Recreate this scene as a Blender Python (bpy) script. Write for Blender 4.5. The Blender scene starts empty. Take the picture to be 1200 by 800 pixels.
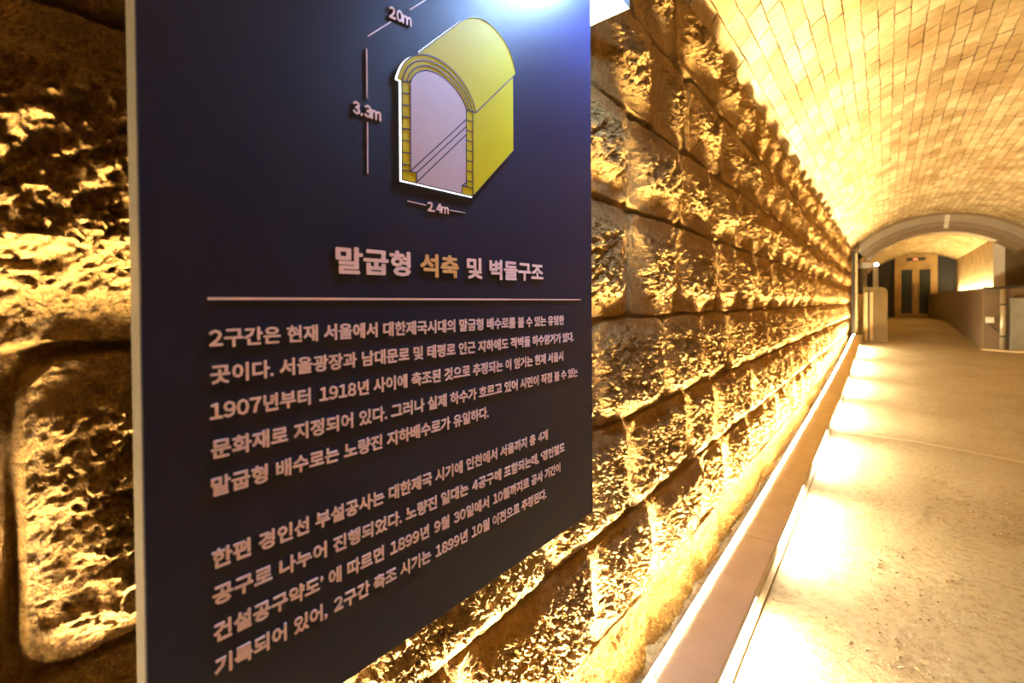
import bpy, bmesh, math, random
import numpy as np
from mathutils import Vector, Matrix
random.seed(7); rng = np.random.default_rng(7)
S = bpy.context.scene
COL = S.collection

# ------------------------------------------------------------------ camera, world, exposure
EYE = 1.35
THETA = 0.687622; PITCH = 0.012; ROLL = 0.007
fwd = Vector((-math.sin(THETA)*math.cos(PITCH), math.cos(THETA)*math.cos(PITCH), -math.sin(PITCH)))
rgt = Vector((math.cos(THETA), math.sin(THETA), 0)); upv = rgt.cross(fwd)
r2 = rgt*math.cos(ROLL) - upv*math.sin(ROLL); u2 = upv*math.cos(ROLL) + rgt*math.sin(ROLL)
cd = bpy.data.cameras.new('camera'); cam = bpy.data.objects.new('camera', cd); COL.objects.link(cam)
M = Matrix((r2, u2, -fwd)).transposed().to_4x4(); M.translation = (0, 0, EYE)
cam.matrix_world = M
cd.lens = 16.0; cd.sensor_width = 36.0; cd.shift_y = -37.53/1200.0; cd.clip_start = 0.02
cd.dof.use_dof = True; cd.dof.focus_distance = 0.95; cd.dof.aperture_fstop = 3.6
S.camera = cam
S.view_settings.view_transform = 'Standard'; S.view_settings.look = 'None'
S.view_settings.gamma = 1.0; S.view_settings.use_curve_mapping = False
S.view_settings.exposure = 0.0
S.cycles.use_denoising = True
S.cycles.max_bounces = 10; S.cycles.diffuse_bounces = 6
S.cycles.sample_clamp_indirect = 6.0
W = bpy.data.worlds.new('world'); S.world = W; W.use_nodes = True
W.node_tree.nodes['Background'].inputs[0].default_value = (1.0, 0.72, 0.38, 1)
W.node_tree.nodes['Background'].inputs[1].default_value = 0.02

WASH_W = 84.0         # watts per metre of the upward beam of the left strip
STRIP_L = 800.0       # wall-washer strip radiance, left curb
STRIP_R = 185.0
STEP_L = 420.0        # step light radiance
WARM = (1.0, 0.76, 0.42)
WARM_STEP = (1.0, 0.79, 0.46)

# ------------------------------------------------------------------ helpers
def tag(o, label=None, cat=None, group=None, kind=None):
    if label: o['label'] = label
    if cat: o['category'] = cat
    if group: o['group'] = group
    if kind: o['kind'] = kind
    return o
def empty(name, loc=(0, 0, 0), rz=0.0):
    o = bpy.data.objects.new(name, None); COL.objects.link(o)
    o.location = loc; o.rotation_euler = (0, 0, rz); o.empty_display_size = 0.05
    return o
class MB:
    def __init__(self): self.v = []; self.f = []
    def add(self, vs, fs):
        b = len(self.v); self.v += [tuple(p) for p in vs]; self.f += [tuple(b+i for i in q) for q in fs]; return self
    def box(self, x0, x1, y0, y1, z0, z1):
        return self.add([(x0,y0,z0),(x1,y0,z0),(x1,y1,z0),(x0,y1,z0),(x0,y0,z1),(x1,y0,z1),(x1,y1,z1),(x0,y1,z1)],
                        [(0,3,2,1),(4,5,6,7),(0,1,5,4),(1,2,6,5),(2,3,7,6),(3,0,4,7)])
    def prism(self, pts, axis, a, b):
        """closed polygon pts (2-D) extruded along axis 0/1/2 from a to b"""
        def P(p, t):
            if axis == 0: return (t, p[0], p[1])
            if axis == 1: return (p[0], t, p[1])
            return (p[0], p[1], t)
        n = len(pts)
        return self.add([P(p, a) for p in pts]+[P(p, b) for p in pts],
                        [tuple(range(n)), tuple(range(2*n-1, n-1, -1))]+[(i, i+n, (i+1) % n+n, (i+1) % n) for i in range(n)])
    def sweep(self, prof, ss, zf, close=True):
        """section prof (a,z) swept along Y at stations ss, lifted by zf(s)"""
        n = len(prof); vs = []
        for s in ss: vs += [(a, s, z+zf(s)) for a, z in prof]
        fs = []
        for k in range(len(ss)-1):
            for i in range(n if close else n-1):
                j = (i+1) % n
                fs.append((k*n+i, k*n+j, (k+1)*n+j, (k+1)*n+i))
        if close:
            fs.append(tuple(range(n-1, -1, -1))); m = (len(ss)-1)*n; fs.append(tuple(m+i for i in range(n)))
        return self.add(vs, fs)
    def tube(self, path, r, n=10):
        path = [Vector(p) for p in path]; vs = []; fs = []
        up = None
        for i, p in enumerate(path):
            t = (path[min(i+1, len(path)-1)]-path[max(i-1, 0)]).normalized()
            ref = Vector((0, 0, 1)) if abs(t.z) < 0.9 else Vector((1, 0, 0))
            u = t.cross(ref).normalized(); w = t.cross(u)
            if up is not None and u.dot(up) < 0: u = -u; w = -w
            up = u
            for k in range(n):
                a = 2*math.pi*k/n; vs.append(p+u*math.cos(a)*r+w*math.sin(a)*r)
        for i in range(len(path)-1):
            for k in range(n): fs.append((i*n+k, i*n+(k+1) % n, (i+1)*n+(k+1) % n, (i+1)*n+k))
        fs.append(tuple(range(n-1, -1, -1))); m = (len(path)-1)*n; fs.append(tuple(m+k for k in range(n)))
        return self.add(vs, fs)
    def build(self, name, mat, parent=None, smooth=False, bevel=0.0):
        me = bpy.data.meshes.new(name); me.from_pydata(self.v, [], self.f); me.update()
        bm = bmesh.new(); bm.from_mesh(me); bmesh.ops.recalc_face_normals(bm, faces=bm.faces); bm.to_mesh(me); bm.free()
        o = bpy.data.objects.new(name, me); COL.objects.link(o)
        if mat: me.materials.append(mat)
        if smooth:
            for p in me.polygons: p.use_smooth = True
        if bevel:
            b = o.modifiers.new('bevel', 'BEVEL'); b.width = bevel; b.segments = 2; b.limit_method = 'ANGLE'
        if parent: o.parent = parent
        return o
def struct(o): o['kind'] = 'structure'; return o

class Mat:
    def __init__(self, name):
        self.m = bpy.data.materials.new(name); self.m.use_nodes = True
        self.t = self.m.node_tree; self.n = self.t.nodes; self.b = self.n['Principled BSDF']
    def node(self, t, **kw):
        x = self.n.new(t)
        for k, v in kw.items(): setattr(x, k, v)
        return x
    def link(self, a, b): self.t.links.new(a, b)
    def set(self, **kw):
        for k, v in kw.items(): self.b.inputs[k.replace('_', ' ')].default_value = v
        return self
    def noise(self, vec, scale, detail=5, rough=0.6):
        x = self.node('ShaderNodeTexNoise'); x.inputs['Scale'].default_value = scale
        x.inputs['Detail'].default_value = detail; x.inputs['Roughness'].default_value = rough
        if vec is not None: self.link(vec, x.inputs['Vector'])
        return x
    def ramp(self, fac, stops):
        x = self.node('ShaderNodeValToRGB'); e = x.color_ramp.elements
        e[0].position, e[0].color = stops[0][0], (*stops[0][1], 1)
        e[1].position, e[1].color = stops[1][0], (*stops[1][1], 1)
        for p, c in stops[2:]:
            q = e.new(p); q.color = (*c, 1)
        self.link(fac, x.inputs[0]); return x
    def bump(self, h, strength, dist=0.01, prev=None):
        x = self.node('ShaderNodeBump'); x.inputs['Strength'].default_value = strength; x.inputs['Distance'].default_value = dist
        self.link(h, x.inputs['Height'])
        if prev: self.link(prev.outputs[0], x.inputs['Normal'])
        self.link(x.outputs[0], self.b.inputs['Normal']); return x
def plain(name, col, rough=0.6, metal=0.0, spec=0.5, var=0.12, scale=30, bump=0.0):
    m = Mat(name); m.set(Roughness=rough, Metallic=metal)
    m.b.inputs['Specular IOR Level'].default_value = spec
    tc = m.node('ShaderNodeTexCoord')
    nz = m.noise(tc.outputs['Object'], scale)
    lo = tuple(max(0, c*(1-var)) for c in col); hi = tuple(min(1, c*(1+var)) for c in col)
    rp = m.ramp(nz.outputs['Fac'], [(0.3, lo), (0.7, hi)]); m.link(rp.outputs[0], m.b.inputs['Base Color'])
    if bump: m.bump(nz.outputs['Fac'], bump, 0.004)
    return m.m
def glow(name, col, strength):
    m = Mat(name); m.set(Base_Color=(0.8, 0.8, 0.8, 1), Emission_Color=(*col, 1), Emission_Strength=strength, Roughness=0.5)
    return m.m

# ------------------------------------------------------------------ materials
def stone_material():
    m = Mat('rough_granite'); m.set(Roughness=0.85); m.b.inputs['Specular IOR Level'].default_value = 0.25
    tc = m.node('ShaderNodeTexCoord'); v = tc.outputs['Object']
    n1 = m.noise(v, 3.2, 6, 0.6); n2 = m.noise(v, 60, 5, 0.7); n3 = m.noise(v, 240, 3, 0.6)
    c1 = m.ramp(n1.outputs['Fac'], [(0.3, (0.34, 0.19, 0.045)), (0.7, (0.56, 0.37, 0.13)), (0.5, (0.44, 0.26, 0.07))])
    c2 = m.ramp(n2.outputs['Fac'], [(0.35, (0.55, 0.5, 0.42)), (0.65, (1.0, 1.0, 1.0))])
    mx = m.node('ShaderNodeMix', data_type='RGBA', blend_type='MULTIPLY'); mx.inputs[0].default_value = 0.8
    m.link(c1.outputs[0], mx.inputs[6]); m.link(c2.outputs[0], mx.inputs[7]); m.link(mx.outputs[2], m.b.inputs['Base Color'])
    b1 = m.bump(n2.outputs['Fac'], 0.9, 0.014); m.bump(n3.outputs['Fac'], 0.8, 0.005, b1)
    return m.m
def brick_material(name='vault_brick'):
    m = Mat(name); m.set(Roughness=0.8); m.b.inputs['Specular IOR Level'].default_value = 0.3
    uv = m.node('ShaderNodeUVMap'); uv.uv_map = 'UVMap'
    tc = m.node('ShaderNodeTexCoord')
    wob = m.noise(tc.outputs['Object'], 5.0, 3); wob2 = m.node('ShaderNodeMix', data_type='RGBA', blend_type='LINEAR_LIGHT')
    wob2.inputs[0].default_value = 0.012
    m.link(uv.outputs[0], wob2.inputs[6]); m.link(wob.outputs['Color'], wob2.inputs[7])
    def brick(c1, c2, mort, size, smooth):
        b = m.node('ShaderNodeTexBrick'); b.offset = 0.5; b.squash = 1.0
        for k, q in (('Scale', 1.0), ('Mortar Size', size), ('Mortar Smooth', smooth), ('Bias', 0.0), ('Brick Width', 0.10), ('Row Height', 0.0875)):
            b.inputs[k].default_value = q
        b.inputs['Color1'].default_value = (*c1, 1); b.inputs['Color2'].default_value = (*c2, 1); b.inputs['Mortar'].default_value = (*mort, 1)
        m.link(wob2.outputs[2], b.inputs['Vector']); return b
    bc = brick((0.40, 0.295, 0.14), (0.64, 0.52, 0.31), (0.30, 0.20, 0.08), 0.0032, 0.3)
    nm = m.noise(tc.outputs['Object'], 4.0, 4, 0.6); cm = m.ramp(nm.outputs['Fac'], [(0.40, (0.07, 0.04, 0.015)), (0.58, (0.50, 0.38, 0.18))]); m.link(cm.outputs[0], bc.inputs['Mortar'])
    bh = brick((0.55, 0.55, 0.55), (1, 1, 1), (0, 0, 0), 0.006, 0.9)
    n1 = m.noise(tc.outputs['Object'], 2.2, 5, 0.65); n2 = m.noise(tc.outputs['Object'], 26, 5, 0.7)
    c1 = m.ramp(n1.outputs['Fac'], [(0.34, (0.55, 0.42, 0.24)), (0.60, (1.0, 1.0, 1.0))])
    mx = m.node('ShaderNodeMix', data_type='RGBA', blend_type='MULTIPLY'); mx.inputs[0].default_value = 0.8
    m.link(bc.outputs['Color'], mx.inputs[6]); m.link(c1.outputs[0], mx.inputs[7])
    c2 = m.ramp(n2.outputs['Fac'], [(0.35, (0.72, 0.66, 0.55)), (0.6, (1, 1, 1))])
    my = m.node('ShaderNodeMix', data_type='RGBA', blend_type='MULTIPLY'); my.inputs[0].default_value = 0.6
    m.link(mx.outputs[2], my.inputs[6]); m.link(c2.outputs[0], my.inputs[7]); m.link(my.outputs[2], m.b.inputs['Base Color'])
    b1 = m.bump(n2.outputs['Fac'], 0.35, 0.006); m.bump(bh.outputs['Color'], 0.7, 0.013, b1)
    return m.m
def floor_material():
    m = Mat('packed_concrete_floor'); m.set(Roughness=0.75); m.b.inputs['Specular IOR Level'].default_value = 0.35
    tc = m.node('ShaderNodeTexCoord'); v = tc.outputs['Object']
    n1 = m.noise(v, 1.3, 6, 0.6); n2 = m.noise(v, 34, 6, 0.7); n3 = m.noise(v, 150, 4, 0.7)
    c1 = m.ramp(n1.outputs['Fac'], [(0.3, (0.29, 0.24, 0.15)), (0.7, (0.40, 0.345, 0.24))])
    c2 = m.ramp(n2.outputs['Fac'], [(0.34, (0.45, 0.38, 0.28)), (0.52, (1, 1, 1))])
    mx = m.node('ShaderNodeMix', data_type='RGBA', blend_type='MULTIPLY'); mx.inputs[0].default_value = 0.7
    m.link(c1.outputs[0], mx.inputs[6]); m.link(c2.outputs[0], mx.inputs[7]); m.link(mx.outputs[2], m.b.inputs['Base Color'])
    b1 = m.bump(n2.outputs['Fac'], 0.8, 0.012); m.bump(n3.outputs['Fac'], 0.5, 0.003, b1)
    return m.m
def board_material():
    m = Mat('navy_board'); m.b.inputs['Specular IOR Level'].default_value = 0.18
    tc = m.node('ShaderNodeTexCoord'); v = tc.outputs['Object']
    n1 = m.noise(v, 5, 5, 0.6); c1 = m.ramp(n1.outputs['Fac'], [(0.3, (0.007, 0.010, 0.032)), (0.7, (0.010, 0.014, 0.044))])
    n2 = m.noise(v, 420, 2, 0.5); sp = m.ramp(n2.outputs['Fac'], [(0.75, (0, 0, 0)), (0.80, (1, 1, 1))])
    mp = m.node('ShaderNodeMapping'); mp.inputs['Rotation'].default_value = (0, 0.7, 0); mp.inputs['Scale'].default_value = (4, 4, 90)
    m.link(v, mp.inputs[0]); n3 = m.noise(mp.outputs[0], 4, 4, 0.6); sc = m.ramp(n3.outputs['Fac'], [(0.70, (0, 0, 0)), (0.78, (0.4, 0.4, 0.4))])
    ad = m.node('ShaderNodeMix', data_type='RGBA', blend_type='ADD'); ad.inputs[0].default_value = 1.0
    m.link(sp.outputs[0], ad.inputs[6]); m.link(sc.outputs[0], ad.inputs[7])
    mx = m.node('ShaderNodeMix', data_type='RGBA'); m.link(ad.outputs[2], mx.inputs[0])
    m.link(c1.outputs[0], mx.inputs[6]); mx.inputs[7].default_value = (0.12, 0.13, 0.22, 1)
    m.link(mx.outputs[2], m.b.inputs['Base Color'])
    rr = m.node('ShaderNodeMapRange'); rr.inputs[3].default_value = 0.38; rr.inputs[4].default_value = 0.52
    m.link(n1.outputs['Fac'], rr.inputs[0]); m.link(rr.outputs[0], m.b.inputs['Roughness'])
    m.bump(n2.outputs['Fac'], 0.08, 0.001)
    return m.m
STONE = stone_material(); BRICK = brick_material(); FLOOR = floor_material(); BOARD = board_material()
CAPSTONE = plain('honed_capstone', (0.56, 0.48, 0.35), 0.45, 0, 0.45, 0.10, 7, 0.05)
SKIRT = plain('curb_concrete', (0.48, 0.41, 0.30), 0.7, var=0.15, scale=12, bump=0.2)
LETTER = plain('pale_letter', (0.90, 0.70, 0.68), 0.5, var=0.03)
LETTER_REFLECT = plain('letter_gold_reflection', (0.78, 0.50, 0.20), 0.5, var=0.03)  # pale lettering with a golden reflection put into the base colour
YELLOW = plain('yellow_acrylic', (0.56, 0.50, 0.002), 0.6, 0, 0.12, var=0.05, scale=9)
PALEPINK = plain('pale_acrylic', (0.50, 0.42, 0.46), 0.5, var=0.05, scale=9)
NAVYLINE = plain('navy_line', (0.012, 0.014, 0.05), 0.5, var=0.05)
EDGE = plain('brushed_edge', (0.13, 0.115, 0.095), 0.5, 0.2, var=0.15, scale=90)
LAMPBODY = plain('pale_blue_lamp_metal', (0.22, 0.40, 0.50), 0.45, 0.0, var=0.04)
DARKMETAL = plain('dark_metal', (0.03, 0.028, 0.025), 0.5, 0.3)
NAVYPANEL = plain('dark_navy_panel', (0.010, 0.009, 0.015), 0.55, var=0.2, scale=3)
STEELGREY = plain('arch_steel_grey', (0.36, 0.32, 0.26), 0.6, 0.1, var=0.1, scale=5)
STEELDARK = plain('arch_steel_brown', (0.24, 0.18, 0.11), 0.6, 0.1, var=0.1, scale=5)
OLIVE = plain('olive_board', (0.13, 0.09, 0.03), 0.6, var=0.2, scale=6)
PALEWOOD = plain('pale_slat', (0.50, 0.38, 0.19), 0.6, var=0.15, scale=14)
BROWNWALL = plain('brown_render', (0.13, 0.092, 0.055), 0.7, var=0.12, scale=3, bump=0.1)
PLASTER = plain('stained_plaster', (0.55, 0.42, 0.22), 0.8, var=0.3, scale=3.5, bump=0.4)
GREYSHEET = plain('grey_sheet_metal', (0.20, 0.20, 0.17), 0.5, 0.3, var=0.15, scale=4)
WHITE = plain('white_paint', (0.78, 0.75, 0.68), 0.5, var=0.04)
PIPE = plain('galvanised_pipe', (0.45, 0.40, 0.28), 0.4, 0.5, var=0.1)
GOLD = plain('gold_door_metal', (0.42, 0.28, 0.11), 0.4, 0.15, var=0.45, scale=2.5)
RED = glow('red_sign_glow', (1.0, 0.05, 0.03), 1.6)
GRIT = plain('loose_grit', (0.20, 0.15, 0.09), 0.8, var=0.5, scale=40)
gm = Mat('dark_door_glass'); gm.set(Base_Color=(0.02, 0.03, 0.03, 1), Roughness=0.08); GLASS = gm.m
STRIP = glow('warm_led_strip', WARM, STRIP_L); STRIPR = glow('warm_led_strip_far', WARM, STRIP_R)
STEPGLOW = glow('step_light_lens', WARM_STEP, STEP_L)
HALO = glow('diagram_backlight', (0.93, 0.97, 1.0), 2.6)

# ------------------------------------------------------------------ shape of the place
def rise(s): return min(0.0025*s*s, 0.76) if s > 0 else 0.0
PC, QC, RV = 0.907, EYE-0.129, 2.102          # vault circle (a, z, radius)
SPRING = EYE+1.305
S0, SRING, SEND = -1.6, 14.0, 22.2

# --- numpy gradient noise
_perm = rng.permutation(4096)
_grad = np.stack([np.cos(np.linspace(0, 2*np.pi, 4096, endpoint=False)), np.sin(np.linspace(0, 2*np.pi, 4096, endpoint=False))], 1)[rng.permutation(4096)]
def perlin(x, y, seed=0):
    xi = np.floor(x).astype(np.int64); yi = np.floor(y).astype(np.int64); xf = x-xi; yf = y-yi
    def g(ix, iy, dx, dy):
        h = _perm[(_perm[(ix+seed*131) & 4095]+iy) & 4095]; v = _grad[h]; return v[..., 0]*dx+v[..., 1]*dy
    u = xf**3*(xf*(xf*6-15)+10); v = yf**3*(yf*(yf*6-15)+10)
    a = g(xi, yi, xf, yf)*(1-u)+g(xi+1, yi, xf-1, yf)*u
    b = g(xi, yi+1, xf, yf-1)*(1-u)+g(xi+1, yi+1, xf-1, yf-1)*u
    return (a*(1-v)+b*v)*1.5
def fbm(x, y, octs, seed=0, gain=0.5, ridged=False):
    t = 0; amp = 1.0; f = 1.0; tot = 0
    for k in range(octs):
        p = perlin(x*f, y*f, seed+k)
        if ridged: p = 1-2*np.abs(p)
        t = t+amp*p; tot += amp; amp *= gain; f *= 2.03
    return t/tot
def sstep(a, b, x):
    t = np.clip((x-a)/(b-a), 0, 1); return t*t*(3-2*t)

COURSES = [-0.2, 0.26, 0.604, 0.955, 1.300, 1.676, 1.999, 2.33, 2.665]
def joints_for(j):
    r = np.random.default_rng(100+j); x = -2.2+r.uniform(0, 0.3); out = []
    while x < 16: out.append(x); x += r.uniform(0.36, 0.62)
    if j == 3: # the joint that shows left of the panel
        out = [q for q in out if abs(q-0.03) > 0.28]+[0.03]; out.sort()
    if j == 4:
        out = [q for q in out if abs(q-1.487) > 0.2 and abs(q-1.92) > 0.2 and abs(q-1.08) > 0.2]+[1.08, 1.487, 1.92]; out.sort()
    return np.array(out)
JO = [joints_for(j) for j in range(len(COURSES)-1)]
def stone_relief(s, z, seed=0):
    wx = s+0.014*fbm(s*3, z*3, 3, seed+5); wz = z+0.010*fbm(s*2.2, z*2.2, 3, seed+9)+0.003*fbm(s*18, z*18, 2, seed+4)
    rel = np.zeros_like(s); C = np.array(COURSES)
    j = np.clip(np.searchsorted(C, wz)-1, 0, len(COURSES)-2)
    dv = np.minimum(wz-C[j], C[j+1]-wz)
    dh = np.ones_like(s); bid = np.zeros_like(s, dtype=np.int64); cx = np.zeros_like(s); hw = np.ones_like(s)
    for k in range(len(COURSES)-1):
        mk = j == k; q = JO[k]; xs = wx[mk]
        i = np.clip(np.searchsorted(q, xs)-1, 0, len(q)-2)
        dh[mk] = np.minimum(xs-q[i], q[i+1]-xs); bid[mk] = k*97+i; cx[mk] = 0.5*(q[i]+q[i+1]); hw[mk] = 0.5*(q[i+1]-q[i])
    d = -0.02*np.log(np.exp(-np.clip(dv, 0, 1)/0.02)+np.exp(-np.clip(dh, 0, 1)/0.02)); d = np.clip(d, 0, None)
    r = np.random.default_rng(55+seed); rnd = r.uniform(0, 1, 97*12); rnd2 = r.uniform(-1, 1, 97*12); rnd3 = r.uniform(-1, 1, 97*12)
    ca, sa = math.cos(0.5), math.sin(0.5)
    u = (s*ca+z*sa); v = (-s*sa+z*ca)
    lower = 1-sstep(1.15, 1.45, z)                                       # lower courses are rough almost to the joints
    dd = d+(0.022+0.008*lower)*fbm(s*9, z*9, 3, seed+20)*sstep(0.0, 0.05, d)          # ragged rim of the quarry face
    face = sstep(0.034-0.024*lower, 0.115-0.045*lower, dd)
    crack = sstep(0.0, 0.010, d)
    rough = 0.42*fbm(u*8, v*12, 4, seed+30, 0.55)+0.62*fbm(u*16, v*26, 4, seed+31, 0.66, True)
    fine = fbm(u*55, v*90, 3, seed+40, 0.6, True)
    pill = (0.012+0.016*rnd[bid])*(1-0.55*lower)*face*(0.75+0.25*sstep(0, 0.2, dd))
    tilt = 0.008*rnd2[bid]+0.05*rnd3[bid]*(s-cx)*0.5
    tz = np.array([-0.10, 0.05])[0]+0.16*r.uniform(0, 1, 97*12)[bid]
    cz = 0.5*(C[j]+C[j+1])
    rel = -0.032+(0.030-0.008*lower)*crack+0.008*lower+(tilt+tz*(z-cz)*face)*crack+pill+((0.046-0.010*lower)*rough+(0.0125+0.003*lower)*fine)*(0.10+0.90*face)*crack
    rel = rel+0.006*fbm(s*16, z*16, 3, seed+60)
    return np.clip(rel, -0.05, 0.085)

def grid_mesh(name, X, Y, Z, mat, uv=None, smooth=True):
    ny, nx = X.shape
    co = np.stack([X, Y, Z], -1).reshape(-1, 3).astype(np.float32)
    i = np.arange(ny-1)[:, None]*nx+np.arange(nx-1)[None, :]
    q = np.stack([i, i+1, i+1+nx, i+nx], -1).reshape(-1, 4).astype(np.int32)
    me = bpy.data.meshes.new(name)
    me.vertices.add(len(co)); me.vertices.foreach_set('co', co.ravel())
    me.loops.add(q.size); me.loops.foreach_set('vertex_index', q.ravel())
    me.polygons.add(len(q)); me.polygons.foreach_set('loop_start', np.arange(0, q.size, 4, dtype=np.int32))
    me.update(calc_edges=True)
    if uv is not None:
        l = me.uv_layers.new(name='UVMap'); l.data.foreach_set('uv', np.stack(uv, -1).reshape(-1, 2)[q.ravel()].astype(np.float32).ravel())
    me.polygons.foreach_set('use_smooth', np.full(len(q), smooth, dtype=bool))
    me.materials.append(mat); me.validate()
    o = bpy.data.objects.new(name, me); COL.objects.link(o); return struct(o)

# --- floor
ss = np.concatenate([np.linspace(S0-0.5, 0, 6), np.linspace(0.3, SEND+0.3, 90)])
aa = np.linspace(-0.80, 2.75, 24)
Sg, Ag = np.meshgrid(ss, aa); Zg = np.vectorize(rise)(Sg)
grid_mesh('floor', Ag, Sg, Zg, FLOOR)
# --- left wall of quarry-faced blocks
cols = [-0.75]
while cols[-1] < SRING+0.05:
    s = cols[-1]; cols.append(s+0.0040*max(1.0, abs(s)/0.75))
zz = np.concatenate([np.arange(0.0, 2.70, 0.0048)])
Sg, Zg = np.meshgrid(np.array(cols), zz)
rel = stone_relief(Sg, Zg)
low = np.array([rise(s) for s in cols])[None, :]+0.20
rel = np.where(Zg < low+0.10, np.minimum(rel, 0.055+0.03*np.clip((Zg-low)/0.10, 0, 1)), rel)
top = sstep(0.0, 0.05, 2.665-Zg+0.03*fbm(Sg*5, Zg*0+3, 4, 77))
rel = rel*top-0.06*(1-top)
grid_mesh('wall_left', -0.715+0.055*Zg/2.65+rel, Sg, Zg, STONE, smooth=False)
# the same wall where it runs on behind the camera, and the right wall, at coarser spacing
def coarse_wall(name, a0, sgn, sa, sb, seed):
    Sg, Zg = np.meshgrid(np.arange(sa, sb, 0.025), np.arange(0.0, 2.70, 0.02))
    r = stone_relief(Sg, Zg, seed); return grid_mesh(name, a0+sgn*(r-0.055*(1-Zg/2.65)), Sg, Zg, STONE)
coarse_wall('wall_left_rear', -0.660, 1, S0, -0.74, 0)
coarse_wall('wall_right', 2.47, -1, S0, SRING+0.05, 3)
# --- brick vault: every brick of the skin is a material cell; the skin itself sags and ripples a little
A0 = math.radians(-49.5); A1 = math.radians(49.5)
def vault(name, sa, sb, ds, R, q, mat, nA=240, amp=0.008):
    sv = np.arange(sa, sb, ds); av = np.linspace(A0, A1, nA)
    Sg, Ag = np.meshgrid(sv, av)
    Rg = R+amp*fbm(Sg*1.6, Ag*R*2.5, 4, 12)+0.25*amp*fbm(Sg*11, Ag*R*13, 2, 14)
    return grid_mesh(name, PC+Rg*np.sin(Ag), Sg, q+Rg*np.cos(Ag), mat, uv=(0.4*Sg+40, Ag*R+40.005))
vault('ceiling', S0, SRING-0.02, 0.03, RV, QC, BRICK)
vault('ceiling_inner', SRING+0.56, SEND+0.1, 0.06, RV-0.22, QC-0.04, BRICK, 160)
# --- wall closing the tunnel behind the camera
prof = [(-0.70, -0.1), (2.60, -0.1), (2.60, SPRING)]+[(PC+RV*math.sin(t), QC+RV*math.cos(t)) for t in np.linspace(math.radians(47), math.radians(-47), 24)]+[(-0.70, SPRING)]
struct(MB().prism(prof, 1, S0-0.15, S0).build('wall_rear', BROWNWALL))

# --- curbs: capstone on a skirt, LED wall washer in the groove behind it
CAPZ = 0.155
def curb(side, s_from, s_to, seed):
    f = (lambda a: a) if side < 0 else (lambda a: 1.815-a)
    rr = random.Random(seed)
    m = MB(); s = s_from
    while s < s_to-0.05:
        e = min(s+2.05, s_to); st = list(np.linspace(s+0.003, e-0.003, 9))
        m.sweep([(f(-0.585), CAPZ-0.030), (f(-0.411), CAPZ-0.030), (f(-0.407), CAPZ-0.025), (f(-0.407), CAPZ-0.005), (f(-0.411), CAPZ), (f(-0.585), CAPZ)], st, rise); s = e
    cap = struct(m.build('trim_1' if side < 0 else 'trim_3', CAPSTONE))
    st = list(np.linspace(s_from, s_to, 60))
    sk = MB().sweep([(f(-0.565), -0.02), (f(-0.432), -0.02), (f(-0.432), CAPZ-0.030), (f(-0.565), CAPZ-0.030)], st, rise)
    sk.sweep([(f(-0.433), -0.02), (f(-0.412), -0.02), (f(-0.412), 0.020), (f(-0.433), 0.026)], st, rise)
    struct(sk.build('baseboard_left' if side < 0 else 'baseboard_right', SKIRT))
curb(-1, S0+0.02, 13.2, 3)
curb(1, S0+0.02, 12.3, 5)

def light_strip(side, s_from, s_to, mat, label):
    f = (lambda a: a) if side < 0 else (lambda a: 1.815-a)
    st = list(np.linspace(s_from, s_to, 50))
    root = empty('light_strip', (f(-0.57), s_from, CAPZ)); tag(root, label, 'light strip')
    inv = Matrix.Translation(-Vector(root.location))
    d = MB().sweep([(f(-0.583), CAPZ+0.001), (f(-0.583), CAPZ+0.005), (f(-0.566), CAPZ+0.0095), (f(-0.566), CAPZ+0.001)], st, rise).build('diffuser', mat, root)
    h = MB().sweep([(f(-0.5655), CAPZ+0.001), (f(-0.5655), CAPZ+0.0115), (f(-0.5635), CAPZ+0.0115), (f(-0.5635), CAPZ+0.001)], st, rise).build('channel', CAPSTONE, root)
    for o in (d, h): o.data.transform(inv)
    if side < 0:                                   # the strip's upward beam, one emitter per metre of strip
        n = 12; ds = (s_to-s_from)/n
        for i in range(n):
            a, b = s_from+i*ds, s_from+(i+1)*ds
            l = bpy.data.lights.new('strip_beam', 'AREA'); l.shape = 'RECTANGLE'; l.size = 0.014; l.size_y = b-a
            l.energy = WASH_W*(b-a); l.color = WARM; l.spread = math.radians(68)
            o = bpy.data.objects.new('strip_beam', l); COL.objects.link(o); o.parent = root
            tilt = math.atan2(rise(b)-rise(a), b-a)
            o.location = Vector((-0.574, 0.5*(a+b), CAPZ+0.013+0.5*(rise(a)+rise(b))))-Vector(root.location)
            o.rotation_euler = (math.pi+tilt, math.radians(-17), 0)
light_strip(-1, S0+0.05, 13.15, STRIP, 'long warm light strip along the inner edge of the low left curb')
light_strip(1, S0+1.0, 12.25, STRIPR, 'warm light strip behind the curb at the foot of the opposite right wall')

# step lights under the capstone, dark gaps where the curb brackets stand
GAPS = [-0.55, 0.93, 2.40, 3.86, 5.41, 7.04, 8.74, 10.6, 12.6]
WHERE = ['nearest the camera', 'second along the curb from the camera', 'third along the curb from the camera', 'fourth along the curb from the camera', 'fifth along the curb from the camera',
         'sixth along the curb from the camera', 'seventh along the curb from the camera', 'farthest down the tunnel']
for i in range(len(GAPS)-1):
    a, b = GAPS[i]+0.26, GAPS[i+1]-0.26; mid = 0.5*(a+b); L = b-a
    z0 = rise(mid); slope = math.atan2(rise(b)-rise(a), L)
    root = empty('step_light', (-0.432, mid, z0+0.10)); root.rotation_euler = (slope, 0, 0)
    tag(root, 'recessed step light under left curb cap, '+WHERE[i], 'step light', 'step lights along the left curb')
    MB().prism([(0.002, 0.012), (0.014, 0.012), (0.008, -0.024), (0.002, -0.026)], 1, -L/2, L/2).build('lens', STEPGLOW, root)
    MB().box(0.0005, 0.018, -L/2-0.006, L/2+0.006, 0.0125, 0.018).build('housing', DARKMETAL, root)

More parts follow.
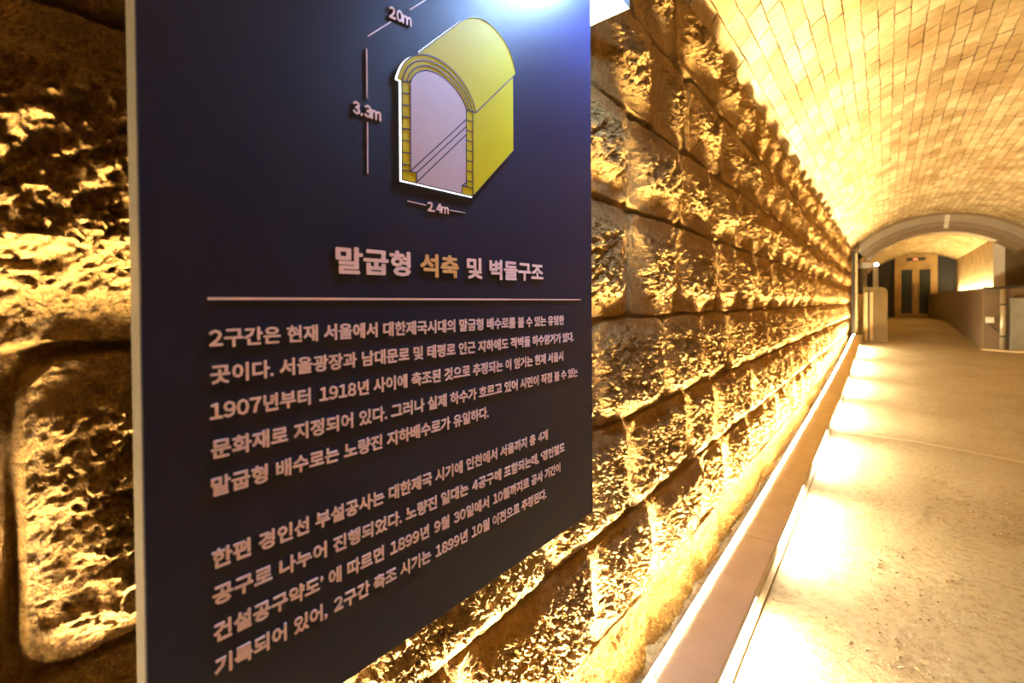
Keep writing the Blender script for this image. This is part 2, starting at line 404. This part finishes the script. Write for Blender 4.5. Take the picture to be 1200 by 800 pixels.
# pale joint across the floor slab
jm = MB(); pts = [(-0.30, 5.47), (0.2, 5.50), (0.845, 5.32), (2.2, 4.95)]
for (x0, y0), (x1, y1) in zip(pts, pts[1:]):
    jm.add([(x0, y0-0.025, rise(y0)+0.003), (x1, y1-0.025, rise(y1)+0.003), (x1, y1+0.025, rise(y1)+0.003), (x0, y0+0.025, rise(y0)+0.003)], [(0, 1, 2, 3)])
struct(jm.build('trim_2', plain('pale_slab_joint', (0.56, 0.49, 0.36), 0.7, var=0.15, scale=20)))

# loose grit scattered on the floor
g = MB(); r = random.Random(11)
centres = [(r.uniform(-0.2, 1.2), r.uniform(1.4, 4.8)) for _ in range(230)]
for cx, cy in centres:
    for _ in range(r.randint(3, 13)):
        x = cx+r.gauss(0, 0.05); y = cy+r.gauss(0, 0.05); q = r.uniform(0.0025, 0.0068)*(1 if r.random() < 0.95 else 1.4)
        if x < -0.36: continue
        z = rise(y); an = r.uniform(0, 6.28); c, s_ = math.cos(an), math.sin(an); lx, ly, lz = q*r.uniform(1, 2.2), q, q*0.8
        vs = [(lx, 0, 0.3*lz), (0.3*lx, ly, 0.2*lz), (-lx, 0.2*ly, 0.3*lz), (-0.2*lx, -ly, 0.3*lz), (0.1*lx, 0, 1.2*lz), (0, 0, -0.3*lz)]
        g.add([(x+c*p[0]-s_*p[1], y+s_*p[0]+c*p[1], z+p[2]) for p in vs], [(0, 1, 4), (1, 2, 4), (2, 3, 4), (3, 0, 4), (1, 0, 5), (2, 1, 5), (3, 2, 5), (0, 3, 5)])
tag(g.build('floor_grit', GRIT), 'loose sandy grit and small chips scattered on the tan floor', 'grit', kind='stuff')

# ------------------------------------------------------------------ the information panel
PSI = math.radians(1.0)
panel = empty('information_panel', (-0.5, 0.5, EYE), math.radians(90)-PSI)
tag(panel, 'dark navy information panel with pale lettering and yellow tunnel drawing on the stone wall', 'sign')
XL, XR, ZT, ZB = -0.3974, 0.3738, 0.735, -0.4545
MB().box(XL, XR, 0.0, 0.004, ZB, ZT).build('board', BOARD, panel)
tag(MB().box(XL-0.0005, XR+0.0005, 0.0042, 0.040, ZB-0.0005, ZT+0.0005).prism([(-0.0002, ZB), (0.0045, ZB-0.0035), (0.0045, ZB)], 0, XL, XR).build('frame', EDGE, panel), 'beige metal edge')
for zz_ in (0.55, -0.25):
    for xx in (-0.25, 0.25):
        MB().tube([(xx, 0.040, zz_), (xx, 0.16, zz_)], 0.012, 12).build('standoff', DARKMETAL, panel)
FRONT = -0.0004

def text_mesh(body, bold=0.018):
    c = bpy.data.curves.new('lettering', 'FONT'); full = ''.join(chr(ord(q)+0xFEE0) if q.isdigit() or q == 'm' else q for q in body)
    c.body = full; c.resolution_u = 2
    wide = lambda q: 0xFF00 < ord(q) < 0xFFEF
    for i, q in enumerate(full):
        nx = full[i+1] if i+1 < len(full) else ''
        if wide(q): c.body_format[i].kerning = (-12 if 'm' in body else -15.5) if nx and wide(nx) else -7.0
        elif nx and wide(nx): c.body_format[i].kerning = -9.0
    o = bpy.data.objects.new('lettering', c); COL.objects.link(o)
    dg = bpy.context.evaluated_depsgraph_get(); dg.update()
    me = bpy.data.meshes.new_from_object(o.evaluated_get(dg))
    bpy.data.objects.remove(o); bpy.data.curves.remove(c)
    v = np.zeros(len(me.vertices)*3); me.vertices.foreach_get('co', v); v = v.reshape(-1, 3)
    fs = [tuple(p.vertices) for p in me.polygons]; bpy.data.meshes.remove(me)
    return v, fs
def put_text(mb, body, x0, x1, zl, zr, height, bold=0.018, base=0.075, thick=0.0012):
    """text between x0 and x1 on the panel; zl and zr are the lower edges at the two ends"""
    v, fs = text_mesh(body, bold)
    v0, f0, n0 = v, fs, len(v); v = [v0]; fs = list(f0)
    for k in range(8):
        a = 2*math.pi*k/8; v.append(v0+np.array([bold*0.8*math.cos(a), bold*0.8*math.sin(a), 0.0])); fs += [tuple(i+n0*(k+1) for i in f) for f in f0]
    lay = np.repeat(np.arange(9), n0)*0.000012; v = np.concatenate(v)
    mn, mx = v[:, 0].min(), v[:, 0].max(); kx = (x1-x0)/(mx-mn); em = height/0.90
    X = x0+(v[:, 0]-mn)*kx; Z = zl+(zr-zl)*(X-x0)/(x1-x0)+(v[:, 1]+base)*em
    top = [(x, FRONT-thick-l, z) for x, z, l in zip(X, Z, lay)]; bot = [(x, FRONT, z) for x, z in zip(X, Z)]
    n = len(top); ec = {}
    for f in fs:
        for a, b in zip(f, f[1:]+f[:1]): ec[(a, b)] = 1
    side = [(a, b, b+n, a+n) for (a, b) in ec if (b, a) not in ec]
    mb.add(top+bot, fs+side)
def letter_part(name, items, mat, **kw):
    mb = MB()
    for it in items: put_text(mb, *it, **kw)
    me = bpy.data.meshes.new(name); me.from_pydata(mb.v, [], mb.f); me.update()
    o = bpy.data.objects.new(name, me); COL.objects.link(o); me.materials.append(mat); o.parent = panel; return o
# title, word by word so that each sits where the photo has it
def mapx(px):  # pixel x on the title line -> panel x (perspective along the panel)
    u = 1056.0-px; uL, uR = 1056.0-393, 1056.0-636
    return -0.2158+(0.1959+0.2158)*((1/u-1/uL)/(1/uR-1/uL))
def mapz(x): return 0.0384+(x+0.2158)/0.4117*0.0044
words = [('말굽형', 393, 480.5, LETTER), ('석축', 492, 537, LETTER_REFLECT), ('및', 546.5, 564.5, LETTER), ('벽돌구조', 573, 636, LETTER)]
for w, a, b, m_ in words:
    o = letter_part('title_word', [(w, mapx(a), mapx(b), mapz(mapx(a)), mapz(mapx(b)), 0.0310, 0.042)], m_)
    if m_ is LETTER_REFLECT: tag(o, 'title word with a golden reflection painted into its colour')
H = 0.0178
P1 = [('2구간은 현재 서울에서 대한제국시대의 말굽형 배수로를 볼 수 있는 유일한', -0.3466, 0.2647, -0.0400, -0.0414),
      ('곳이다. 서울광장과 남대문로 및 태평로 인근 지하에도 적벽돌 하수암거가 있다.', -0.3460, 0.2993, -0.0756, -0.0765),
      ('1907년부터 1918년 사이에 축조된 것으로 추정되는 이 암거는 현재 서울시', -0.3468, 0.2607, -0.1112, -0.1125),
      ('문화재로 지정되어 있다. 그러나 실제 하수가 흐르고 있어 시민이 직접 볼 수 있는', -0.3463, 0.3138, -0.1486, -0.1503),
      ('말굽형 배수로는 노량진 지하배수로가 유일하다.', -0.3467, 0.0447, -0.1851, -0.1840)]
P2 = [('한편 경인선 부설공사는 대한제국 시기에 인천에서 서울까지 총 4개', -0.3469, 0.2072, -0.2560, -0.2565),
      ('공구로 나누어 진행되었다. 노량진 일대는 4공구에 포함되는데, ‘경인철도', -0.3467, 0.2637, -0.2920, -0.2943),
      ('건설공구약도’ 에 따르면 1899년 9월 30일에서 10월까지로 공사 기간이', -0.3464, 0.2484, -0.3284, -0.3305),
      ('기록되어 있어, 2구간 축조 시기는 1899년 10월 이전으로 추정된다.', -0.3458, 0.2019, -0.3628, -0.3670)]
letter_part('paragraph', [(t, a, b, zl, zr, H, 0.038) for t, a, b, zl, zr in P1], LETTER)
letter_part('paragraph', [(t, a, b, zl, zr, H, 0.038) for t, a, b, zl, zr in P2], LETTER)
letter_part('dimension_text', [('3.3m', -0.1913, -0.1517, 0.2347, 0.2360, 0.0172, 0.045)], LETTER, base=0.0)
letter_part('dimension_text', [('20m', -0.1379, -0.1019, 0.3755, 0.3792, 0.0172, 0.045)], LETTER, base=0.0)
letter_part('dimension_text', [('2.4m', -0.0770, -0.0375, 0.1328, 0.1335, 0.0150, 0.040)], LETTER, base=0.0)

def stroke(mb, pts, w, y=FRONT, t=0.0008):
    for (x0, z0), (x1, z1) in zip(pts, pts[1:]):
        d = Vector((x1-x0, z1-z0)); L = d.length
        if L < 1e-6: continue
        d /= L; n = Vector((-d.y, d.x))*w/2; e = d*w*0.3
        q = [(x0-e.x+n.x, z0-e.y+n.y), (x0-e.x-n.x, z0-e.y-n.y), (x1+e.x-n.x, z1+e.y-n.y), (x1+e.x+n.x, z1+e.y+n.y)]
        mb.prism(q, 1, y, y-t)
def strokes(name, lines, w, mat, parent, y=FRONT, t=0.0008):
    mb = MB()
    for l in lines: stroke(mb, l, w, y, t)
    return mb.build(name, mat, parent)
strokes('rule_line', [[(-0.3464, 0.0073), (0.3273, 0.0081)]], 0.0026, LETTER, panel)
for p, q, w in (((-0.1713, 0.3196), (-0.1715, 0.2588), 0.0013), ((-0.1714, 0.2282), (-0.1717, 0.1651), 0.0013), ((-0.169, 0.3368), (-0.1354, 0.370), 0.0013),
                ((-0.1042, 0.401), (-0.0500, 0.4545), 0.0013), ((-0.1108, 0.1405), (-0.0800, 0.1400), 0.0011), ((-0.0345, 0.1398), (-0.0032, 0.1403), 0.0011)):
    strokes('dimension_line', [[p, q]], w, LETTER, panel)
# drawing of the horseshoe tunnel: raised backlit slab
INNER = [(-0.1061, 0.3012), (-0.1035, 0.3094), (-0.0962, 0.3179), (-0.087, 0.3247), (-0.0756, 0.3296), (-0.0621, 0.3318), (-0.0461, 0.3307), (-0.0295, 0.3252), (-0.0157, 0.3176), (-0.0058, 0.3078), (-0.0014, 0.2974)]
OUTER = [(-0.1271, 0.2986), (-0.1243, 0.3101), (-0.1173, 0.3233), (-0.1067, 0.3356), (-0.0941, 0.3442), (-0.0792, 0.3503), (-0.0618, 0.3531), (-0.0438, 0.3524), (-0.025, 0.3471), (-0.0077, 0.3382), (0.0057, 0.3263), (0.0148, 0.3129), (0.0194, 0.300)]
BARREL = [(-0.0944, 0.3444), (-0.0043, 0.435), (0.0136, 0.4474), (0.0385, 0.455), (0.0646, 0.4536), (0.0886, 0.4437), (0.1063, 0.4278), (0.1152, 0.4094), (0.1172, 0.3973)]
def resample(pts, n):
    P = np.array(pts); d = np.r_[0, np.cumsum(np.hypot(*np.diff(P, axis=0).T))]; t = np.linspace(0, d[-1], n)
    # smooth with a small Catmull-like pass
    Q = np.stack([np.interp(t, d, P[:, 0]), np.interp(t, d, P[:, 1])], 1)
    for _ in range(3): Q[1:-1] = 0.25*Q[:-2]+0.5*Q[1:-1]+0.25*Q[2:]
    return [tuple(q) for q in Q]
IN = resample(INNER, 30); OUT = resample(OUTER, 30); BAR = resample(BARREL, 34)
BR = (0.1102, 0.3908); BB = (0.1098, 0.2632); FB = (0.0110, 0.1676); FL = (-0.1214, 0.1664)
sil = OUT[:18]+[p for p in BAR if p[1] > 0.3455]+[BB, FB, FL, (-0.1205, 0.2976)]
# silhouette: front arch left half up to where the barrel edge leaves it, then the barrel, side and bottom
k = min(range(len(OUT)), key=lambda i: (OUT[i][0]+0.0944)**2+(OUT[i][1]-0.3444)**2)
sil = OUT[:k+1]+BAR[1:]+[BR, BB, FB, FL, (-0.1208, 0.2980)]
TH = 0.0022
dg_slab = MB().prism(sil, 1, FRONT-0.0010, FRONT-TH).build('tunnel_diagram', YELLOW, panel)
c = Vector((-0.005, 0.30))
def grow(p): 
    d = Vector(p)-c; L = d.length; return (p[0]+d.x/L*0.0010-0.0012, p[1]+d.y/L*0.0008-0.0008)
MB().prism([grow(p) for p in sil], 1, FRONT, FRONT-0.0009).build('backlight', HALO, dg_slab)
inside = IN+[(-0.0018, 0.1790), (-0.0117, 0.1800), (-0.0117, 0.1676), (-0.0972, 0.1680), (-0.0971, 0.1807), (-0.1072, 0.1812)]
MB().prism(inside, 1, FRONT-TH, FRONT-TH-0.0004).build('tunnel_interior', PALEPINK, dg_slab)
def lerp(A, B, t): return [(a[0]*(1-t)+b[0]*t, a[1]*(1-t)+b[1]*t) for a, b in zip(A, B)]
lines = [IN, OUT, lerp(OUT, IN, 0.36), lerp(OUT, IN, 0.70), BAR, [OUT[k], BAR[0]]]
lines += [[(0.0194, 0.300), (0.1168, 0.3965)], [(-0.1061, 0.3012), (-0.1074, 0.1815)], [(-0.1202, 0.2976), (-0.1214, 0.1664)], [(0.0123, 0.2990), (0.0110, 0.1676)], [(-0.0014, 0.2974), (-0.0024, 0.180)]]
lines += [[(-0.1202, 0.2976), (-0.1061, 0.3012)], [(-0.0014, 0.2974), (0.0194, 0.300)]]
for i in range(8):
    t = i/7.5
    zl = 0.2976*(1-t)+0.1800*t; lines.append([(-0.1203-0.001*t, zl), (-0.1062-0.0012*t, zl+0.0036*(1-t)+0.001)])
    zr = 0.2976*(1-t)+0.1815*t; lines.append([(-0.0016-0.0010*t, zr), (0.0120-0.001*t, zr+0.001)])
lines += [[(-0.1214, 0.1802), (-0.0971, 0.1812), (-0.0972, 0.1680)], [(0.0110, 0.1802), (-0.0117, 0.1800), (-0.0118, 0.1676)], [(-0.0117, 0.1800), (-0.0027, 0.1865)]]
lines += [[(-0.1061, 0.1826), (-0.0016, 0.2831)], [(-0.0975, 0.1808), (-0.0017, 0.2723)], [(-0.0972, 0.1684), (-0.0018, 0.2601)], [(0.0110, 0.1676), BB], [FL, FB]]
strokes('outline', lines, 0.0016, NAVYLINE, dg_slab, FRONT-TH-0.0004, 0.0003)

# sign lamp: canopy on the wall above the panel, a lamp head washing the panel face
lamp = empty('sign_lamp', (-0.63, 0.70, 2.12))
tag(lamp, 'pale blue lamp canopy on the stone wall above the navy panel', 'lamp')
LZ = EYE+0.741-2.12
MB().box(-0.02, 0.130, 0.02, 0.385, LZ, LZ+0.022).build('canopy', LAMPBODY, lamp, bevel=0.002)
MB().box(-0.03, 0.0, 0.10, 0.30, LZ+0.02, LZ+0.09).build('wall_bracket', DARKMETAL, lamp)
MB().tube([(0.10, 0.12, LZ+0.02), (0.16, 0.12, LZ+0.06), (0.235, 0.12, LZ+0.05)], 0.007, 10).build('arm', DARKMETAL, lamp, True)
LHX, LHY = 0.235, 0.12
MB().box(LHX-0.02, LHX+0.02, LHY-0.09, LHY+0.09, LZ+0.005, LZ+0.045).build('lamp_head', LAMPBODY, lamp, bevel=0.004)
BLUE = glow('cool_led', (0.32, 0.53, 1.0), 1400.0)
MB().box(LHX-0.016, LHX+0.012, LHY-0.08, LHY+0.08, LZ-0.001, LZ+0.0045).build('diffuser', BLUE, lamp)
MB().box(0.02, 0.05, 0.25, 0.37, LZ-0.004, LZ-0.0005).build('led_bar', glow('cool_led_bar', (0.55, 0.74, 1.0), 25.0), lamp)

# ------------------------------------------------------------------ portal arch at the end of the brick vault
def arc_band(mb, r0, r1, s0, s1, a0=-47, a1=47, n=40, pc=PC, qc=QC, z0=0.0):
    pts = [math.radians(t) for t in np.linspace(a0, a1, n)]
    vs = []; fs = []
    for t in pts:
        for r_, s_ in ((r0, s0), (r1, s0), (r1, s1), (r0, s1)): vs.append((pc+r_*math.sin(t), s_, qc+r_*math.cos(t)-z0))
    for i in range(n-1):
        for k_ in range(4): fs.append((i*4+k_, i*4+(k_+1) % 4, (i+1)*4+(k_+1) % 4, (i+1)*4+k_))
    fs += [(0, 1, 2, 3), ((n-1)*4+3, (n-1)*4+2, (n-1)*4+1, (n-1)*4)]
    mb.add(vs, fs)
arch = empty('portal_arch', (PC, SRING, SPRING)); tag(arch, 'stepped grey arch rib spanning the tunnel where the brick vault ends', 'arch')
def arch_part(name, mat, r0, r1, s0, s1, **kw):
    m = MB(); arc_band(m, r0, r1, s0, s1, **kw); o = m.build(name, mat, arch, True); o.data.transform(Matrix.Translation(-Vector(arch.location))); 
    for p in o.data.polygons: p.use_smooth = False
    return o
arch_part('outer_flange', STEELDARK, 2.055, 2.16, SRING-0.028, SRING+0.20)
arch_part('upper_band', STEELGREY, 1.90, 2.055, SRING+0.002, SRING+0.20)
arch_part('middle_band', plain('arch_steel_mid', (0.27, 0.22, 0.16), 0.6, 0.1, var=0.1, scale=5), 1.80, 1.899, SRING+0.07, SRING+0.555)
arch_part('lower_band', STEELDARK, 1.70, 1.799, SRING+0.14, SRING+0.55)
t0 = math.radians(4)
m = MB(); arc_band(m, 1.88, 2.05, SRING-0.02, SRING-0.001, a0=3, a1=5.4, n=4); arc_band(m, 1.76, 1.88, SRING+0.05, SRING+0.069, a0=3, a1=5.4, n=4)
o = m.build('joint_plate', WHITE, arch); o.data.transform(Matrix.Translation(-Vector(arch.location)))
for sx in (-1, 1):
    xf = PC+sx*1.50
    o = MB().box(xf-0.12, xf+0.12, SRING-0.026, SRING+0.3, SPRING-0.10, SPRING-0.01).build('foot_plate', WHITE, arch); o.data.transform(Matrix.Translation(-Vector(arch.location)))

# ------------------------------------------------------------------ the chamber beyond the arch
# end wall, a dark panelled screen around the doors
pts = [(-0.75, 0.5), (2.7, 0.5), (2.7, 2.2), (2.45, 2.75), (2.05, 3.09), (-0.35, 3.09), (-0.75, 2.7)]
struct(MB().prism(pts, 1, SEND, SEND+0.1).build('wall_end', NAVYPANEL))
struct(MB().box(-0.78, 2.75, SEND+0.1, SEND+0.2, 0.5, 3.6).build('wall_end_upper', BROWNWALL))
struct(MB().box(-0.80, -0.66, SRING+0.05, SEND, 0.3, SPRING+0.02).build('wall_left_inner', PLASTER))
ZF = 0.76
door = empty('glass_door', (0.84, SEND-0.04, ZF)); tag(door, 'lit golden double door with two dark glass leaves at the far end of the tunnel', 'door')
fr = MB(); fr.box(-0.58, -0.49, -0.05, 0.04, 0, 2.30); fr.box(0.49, 0.58, -0.05, 0.04, 0, 2.30); fr.box(-0.4895, 0.4895, -0.05, 0.04, 1.86, 2.30)
fr.build('frame', GOLD, door)
fr2 = MB(); fr2.box(-0.62, -0.581, -0.06, 0.04, 0, 2.36); fr2.box(0.581, 0.62, -0.06, 0.04, 0, 2.36); fr2.box(-0.62, 0.62, -0.06, 0.04, 2.301, 2.36); fr2.build('trim', DARKMETAL, door)
for sx in (-1, 1):
    lf = MB(); x0, x1 = (-0.488, -0.002) if sx < 0 else (0.002, 0.488)
    g0, g1 = x0+0.09, x1-0.09
    lf.box(x0, g0, -0.03, 0.01, 0.02, 1.855); lf.box(g1, x1, -0.03, 0.01, 0.02, 1.855); lf.box(g0, g1, -0.03, 0.01, 0.02, 0.14); lf.box(g0, g1, -0.03, 0.01, 1.74, 1.855)
    o = lf.build('door_leaf', GOLD, door); MB().box(g0, g1, -0.016, -0.006, 0.14, 1.74).build('glass_pane', GLASS, o)
    hx = -0.06 if sx < 0 else 0.06
    MB().tube([(hx, -0.031, 0.75), (hx, -0.07, 0.75), (hx, -0.07, 1.25), (hx, -0.031, 1.25)], 0.012, 8).build('handle', DARKMETAL, o)
sb = MB().box(-0.26, 0.26, -0.075, -0.051, 2.06, 2.17).build('sign_board', DARKMETAL, door)
MB().box(-0.07, 0.05, -0.080, -0.0755, 2.085, 2.145).build('sign_light', RED, sb)
fl = empty('floor_lamp', (1.36, SEND-0.45, ZF)); tag(fl, 'small glowing lamp on the floor right of the golden door', 'lamp')
MB().tube([(0, 0, 0.0), (0, 0, 0.05)], 0.10, 16).build('base', DARKMETAL, fl)
bm = bmesh.new(); bmesh.ops.create_uvsphere(bm, u_segments=18, v_segments=10, radius=0.11)
me = bpy.data.meshes.new('globe'); bm.to_mesh(me); bm.free(); o = bpy.data.objects.new('globe', me); COL.objects.link(o); o.parent = fl; o.location = (0, 0, 0.15)
me.materials.append(glow('globe_glow', (1.0, 0.82, 0.45), 60.0))
# low wall on the right with a light ledge, and the upper wall behind it
def low_x(s): return 1.457+(1.262-1.457)*(s-12.6)/6.6
LT = 1.60
pts = [(low_x(12.6), 12.6), (low_x(SEND), SEND), (1.88, SEND), (1.88, 12.6)]
lw = MB().prism(pts, 2, 0.3, LT)
struct(lw.build('wall_right_low', BROWNWALL, bevel=0.01))
struct(MB().box(1.90, 2.06, SRING+0.62, SEND, LT-0.3, 3.0).build('wall_right_upper', PLASTER))
ls = empty('ledge_light', (1.86, 18.2, LT)); tag(ls, 'warm light strip on the ledge of the low brown wall at right', 'light strip')
MB().box(-0.05, 0.0, -3.5, 3.2, 0.002, 0.02).build('diffuser', glow('ledge_glow', (1.0, 0.72, 0.32), 240.0), ls)
MB().box(-0.07, -0.052, -3.5, 3.9, 0.001, 0.03).build('channel', DARKMETAL, ls)
struct(MB().box(1.84, 2.02, SRING+0.58, SRING+0.615, LT, 2.62).build('trim_4', WHITE))
struct(MB().box(2.02, 2.75, SRING+0.60, SRING+0.68, LT-0.3, 2.9).build('wall_right_recess', OLIVE))
# service recess: board, pipe, junction box, cable and grey cabinet in front of the low wall's end
ZR = rise(12.5)
struct(MB().box(1.46, 2.50, 12.615, 12.70, ZR-0.05, LT).build('wall_right_service', OLIVE))
lb = MB(); lb.box(1.46, 2.50, 12.56, 12.612, LT-0.02, LT+0.02); struct(lb.build('trim_5', DARKMETAL))
kp = [(1.44, 12.60)]+[(1.42+1.08*t, 12.60-0.34*math.sin(math.pi*0.5*t)) for t in np.linspace(0, 1, 12)]+[(2.50, 12.60)]
struct(MB().prism(kp, 2, ZR-0.06, ZR+0.025).build('trim_6', plain('kerb_edge', (0.42, 0.32, 0.17), 0.7)))
pipe = empty('service_pipe', (1.71, 12.52, ZR+0.02)); tag(pipe, 'upright metal pipe between the white junction box and the grey cabinet', 'pipe')
MB().tube([(0, 0, 0), (0, 0, LT-ZR-0.05)], 0.040, 16).build('tube', PIPE, pipe, True)
for z in (0.25, 0.85): MB().tube([(0, 0, z), (0, 0, z+0.03)], 0.046, 16).build('clamp', DARKMETAL, pipe)
jb = empty('junction_box', (1.545, 12.57, 0.98)); tag(jb, 'small white junction box left of the pipe on the olive board', 'junction box')
MB().box(-0.055, 0.055, -0.03, 0.042, -0.055, 0.055).build('body', WHITE, jb, bevel=0.004)
MB().box(-0.048, 0.048, -0.036, -0.031, -0.048, 0.048).build('cover', WHITE, jb)
cab = MB().tube([(1.53, 12.575, 0.925)]+[(1.53+0.28*t, 12.575, 0.925-0.20*math.sin(min(1, t*1.3)*math.pi/2)) for t in np.linspace(0.05, 1, 12)], 0.010, 8).build('cable', DARKMETAL, smooth=True)
tag(cab, 'dark cable hanging from the white junction box behind the pipe', 'cable')
gc = empty('utility_cabinet', (2.06, 12.50, ZR+0.03)); tag(gc, 'grey sheet metal cabinet right of the upright pipe', 'cabinet')
MB().box(-0.26, 0.30, -0.03, 0.11, 0.0, 0.98).build('body', GREYSHEET, gc, bevel=0.006)
MB().box(-0.24, 0.28, -0.042, -0.031, 0.02, 0.47).build('door_panel', GREYSHEET, gc); MB().box(-0.24, 0.28, -0.042, -0.031, 0.50, 0.96).build('door_panel', GREYSHEET, gc)
MB().box(0.22, 0.25, -0.055, -0.043, 0.55, 0.63).build('latch', DARKMETAL, gc)

# left foot of the arch: posts, round-shouldered partition and a white lit frame
ZP = rise(13.3)
pt = empty('partition', (-0.19, 13.32, ZP-0.004)); tag(pt, 'olive round shouldered partition with pale slats at the far end of the curb', 'partition')
prof = [(-0.215, 0), (0.225, 0), (0.225, 1.10)]+[(0.225-0.14*(1-math.cos(t)), 1.10+0.14*math.sin(t)) for t in np.linspace(0.1, math.pi/2, 8)]+[(-0.215, 1.24)]
MB().prism(prof, 1, 0.0, 0.50).build('panel', OLIVE, pt)
for x in (-0.19, -0.09): MB().box(x, x+0.055, -0.025, -0.001, 0.02, 1.12).build('slat', PALEWOOD, pt)
MB().box(-0.125, -0.105, -0.02, -0.001, 0.02, 1.20).build('reveal', DARKMETAL, pt)
post = empty('gate_post', (-0.56, 13.45, ZP-0.03)); tag(post, 'tall narrow dark post with a golden edge under the left foot of the arch', 'post')
MB().box(-0.06, 0.0, 0, 0.12, 0, SPRING-ZP-0.09).build('post', DARKMETAL, post)
MB().box(0.001, 0.045, 0.01, 0.10, 0.0, SPRING-ZP-0.12).build('edge_strip', PALEWOOD, post)
wf = empty('lamp_frame', (-0.25, 14.75, rise(14.75))); tag(wf, 'white bracket frame with a bright spotlight above the round shouldered partition', 'lamp')
MB().box(-0.36, 0.02, 0, 0.10, 1.66, 1.80).build('beam', WHITE, wf, bevel=0.004)
MB().box(0.0, 0.10, 0.0, 0.12, 0, 1.655).build('column', WHITE, wf, bevel=0.004)
MB().box(-0.34, -0.12, 0.03, 0.06, 1.0, 1.655).build('back_board', OLIVE, wf)
sp = MB().tube([(0.065, -0.03, 1.735), (0.065, 0.06, 1.735)], 0.05, 16).build('spotlight', DARKMETAL, wf)
MB().tube([(0.065, -0.034, 1.735), (0.065, -0.0305, 1.735)], 0.042, 16).build('lens', glow('spot_lens', (0.9, 0.93, 1.0), 30.0), sp)
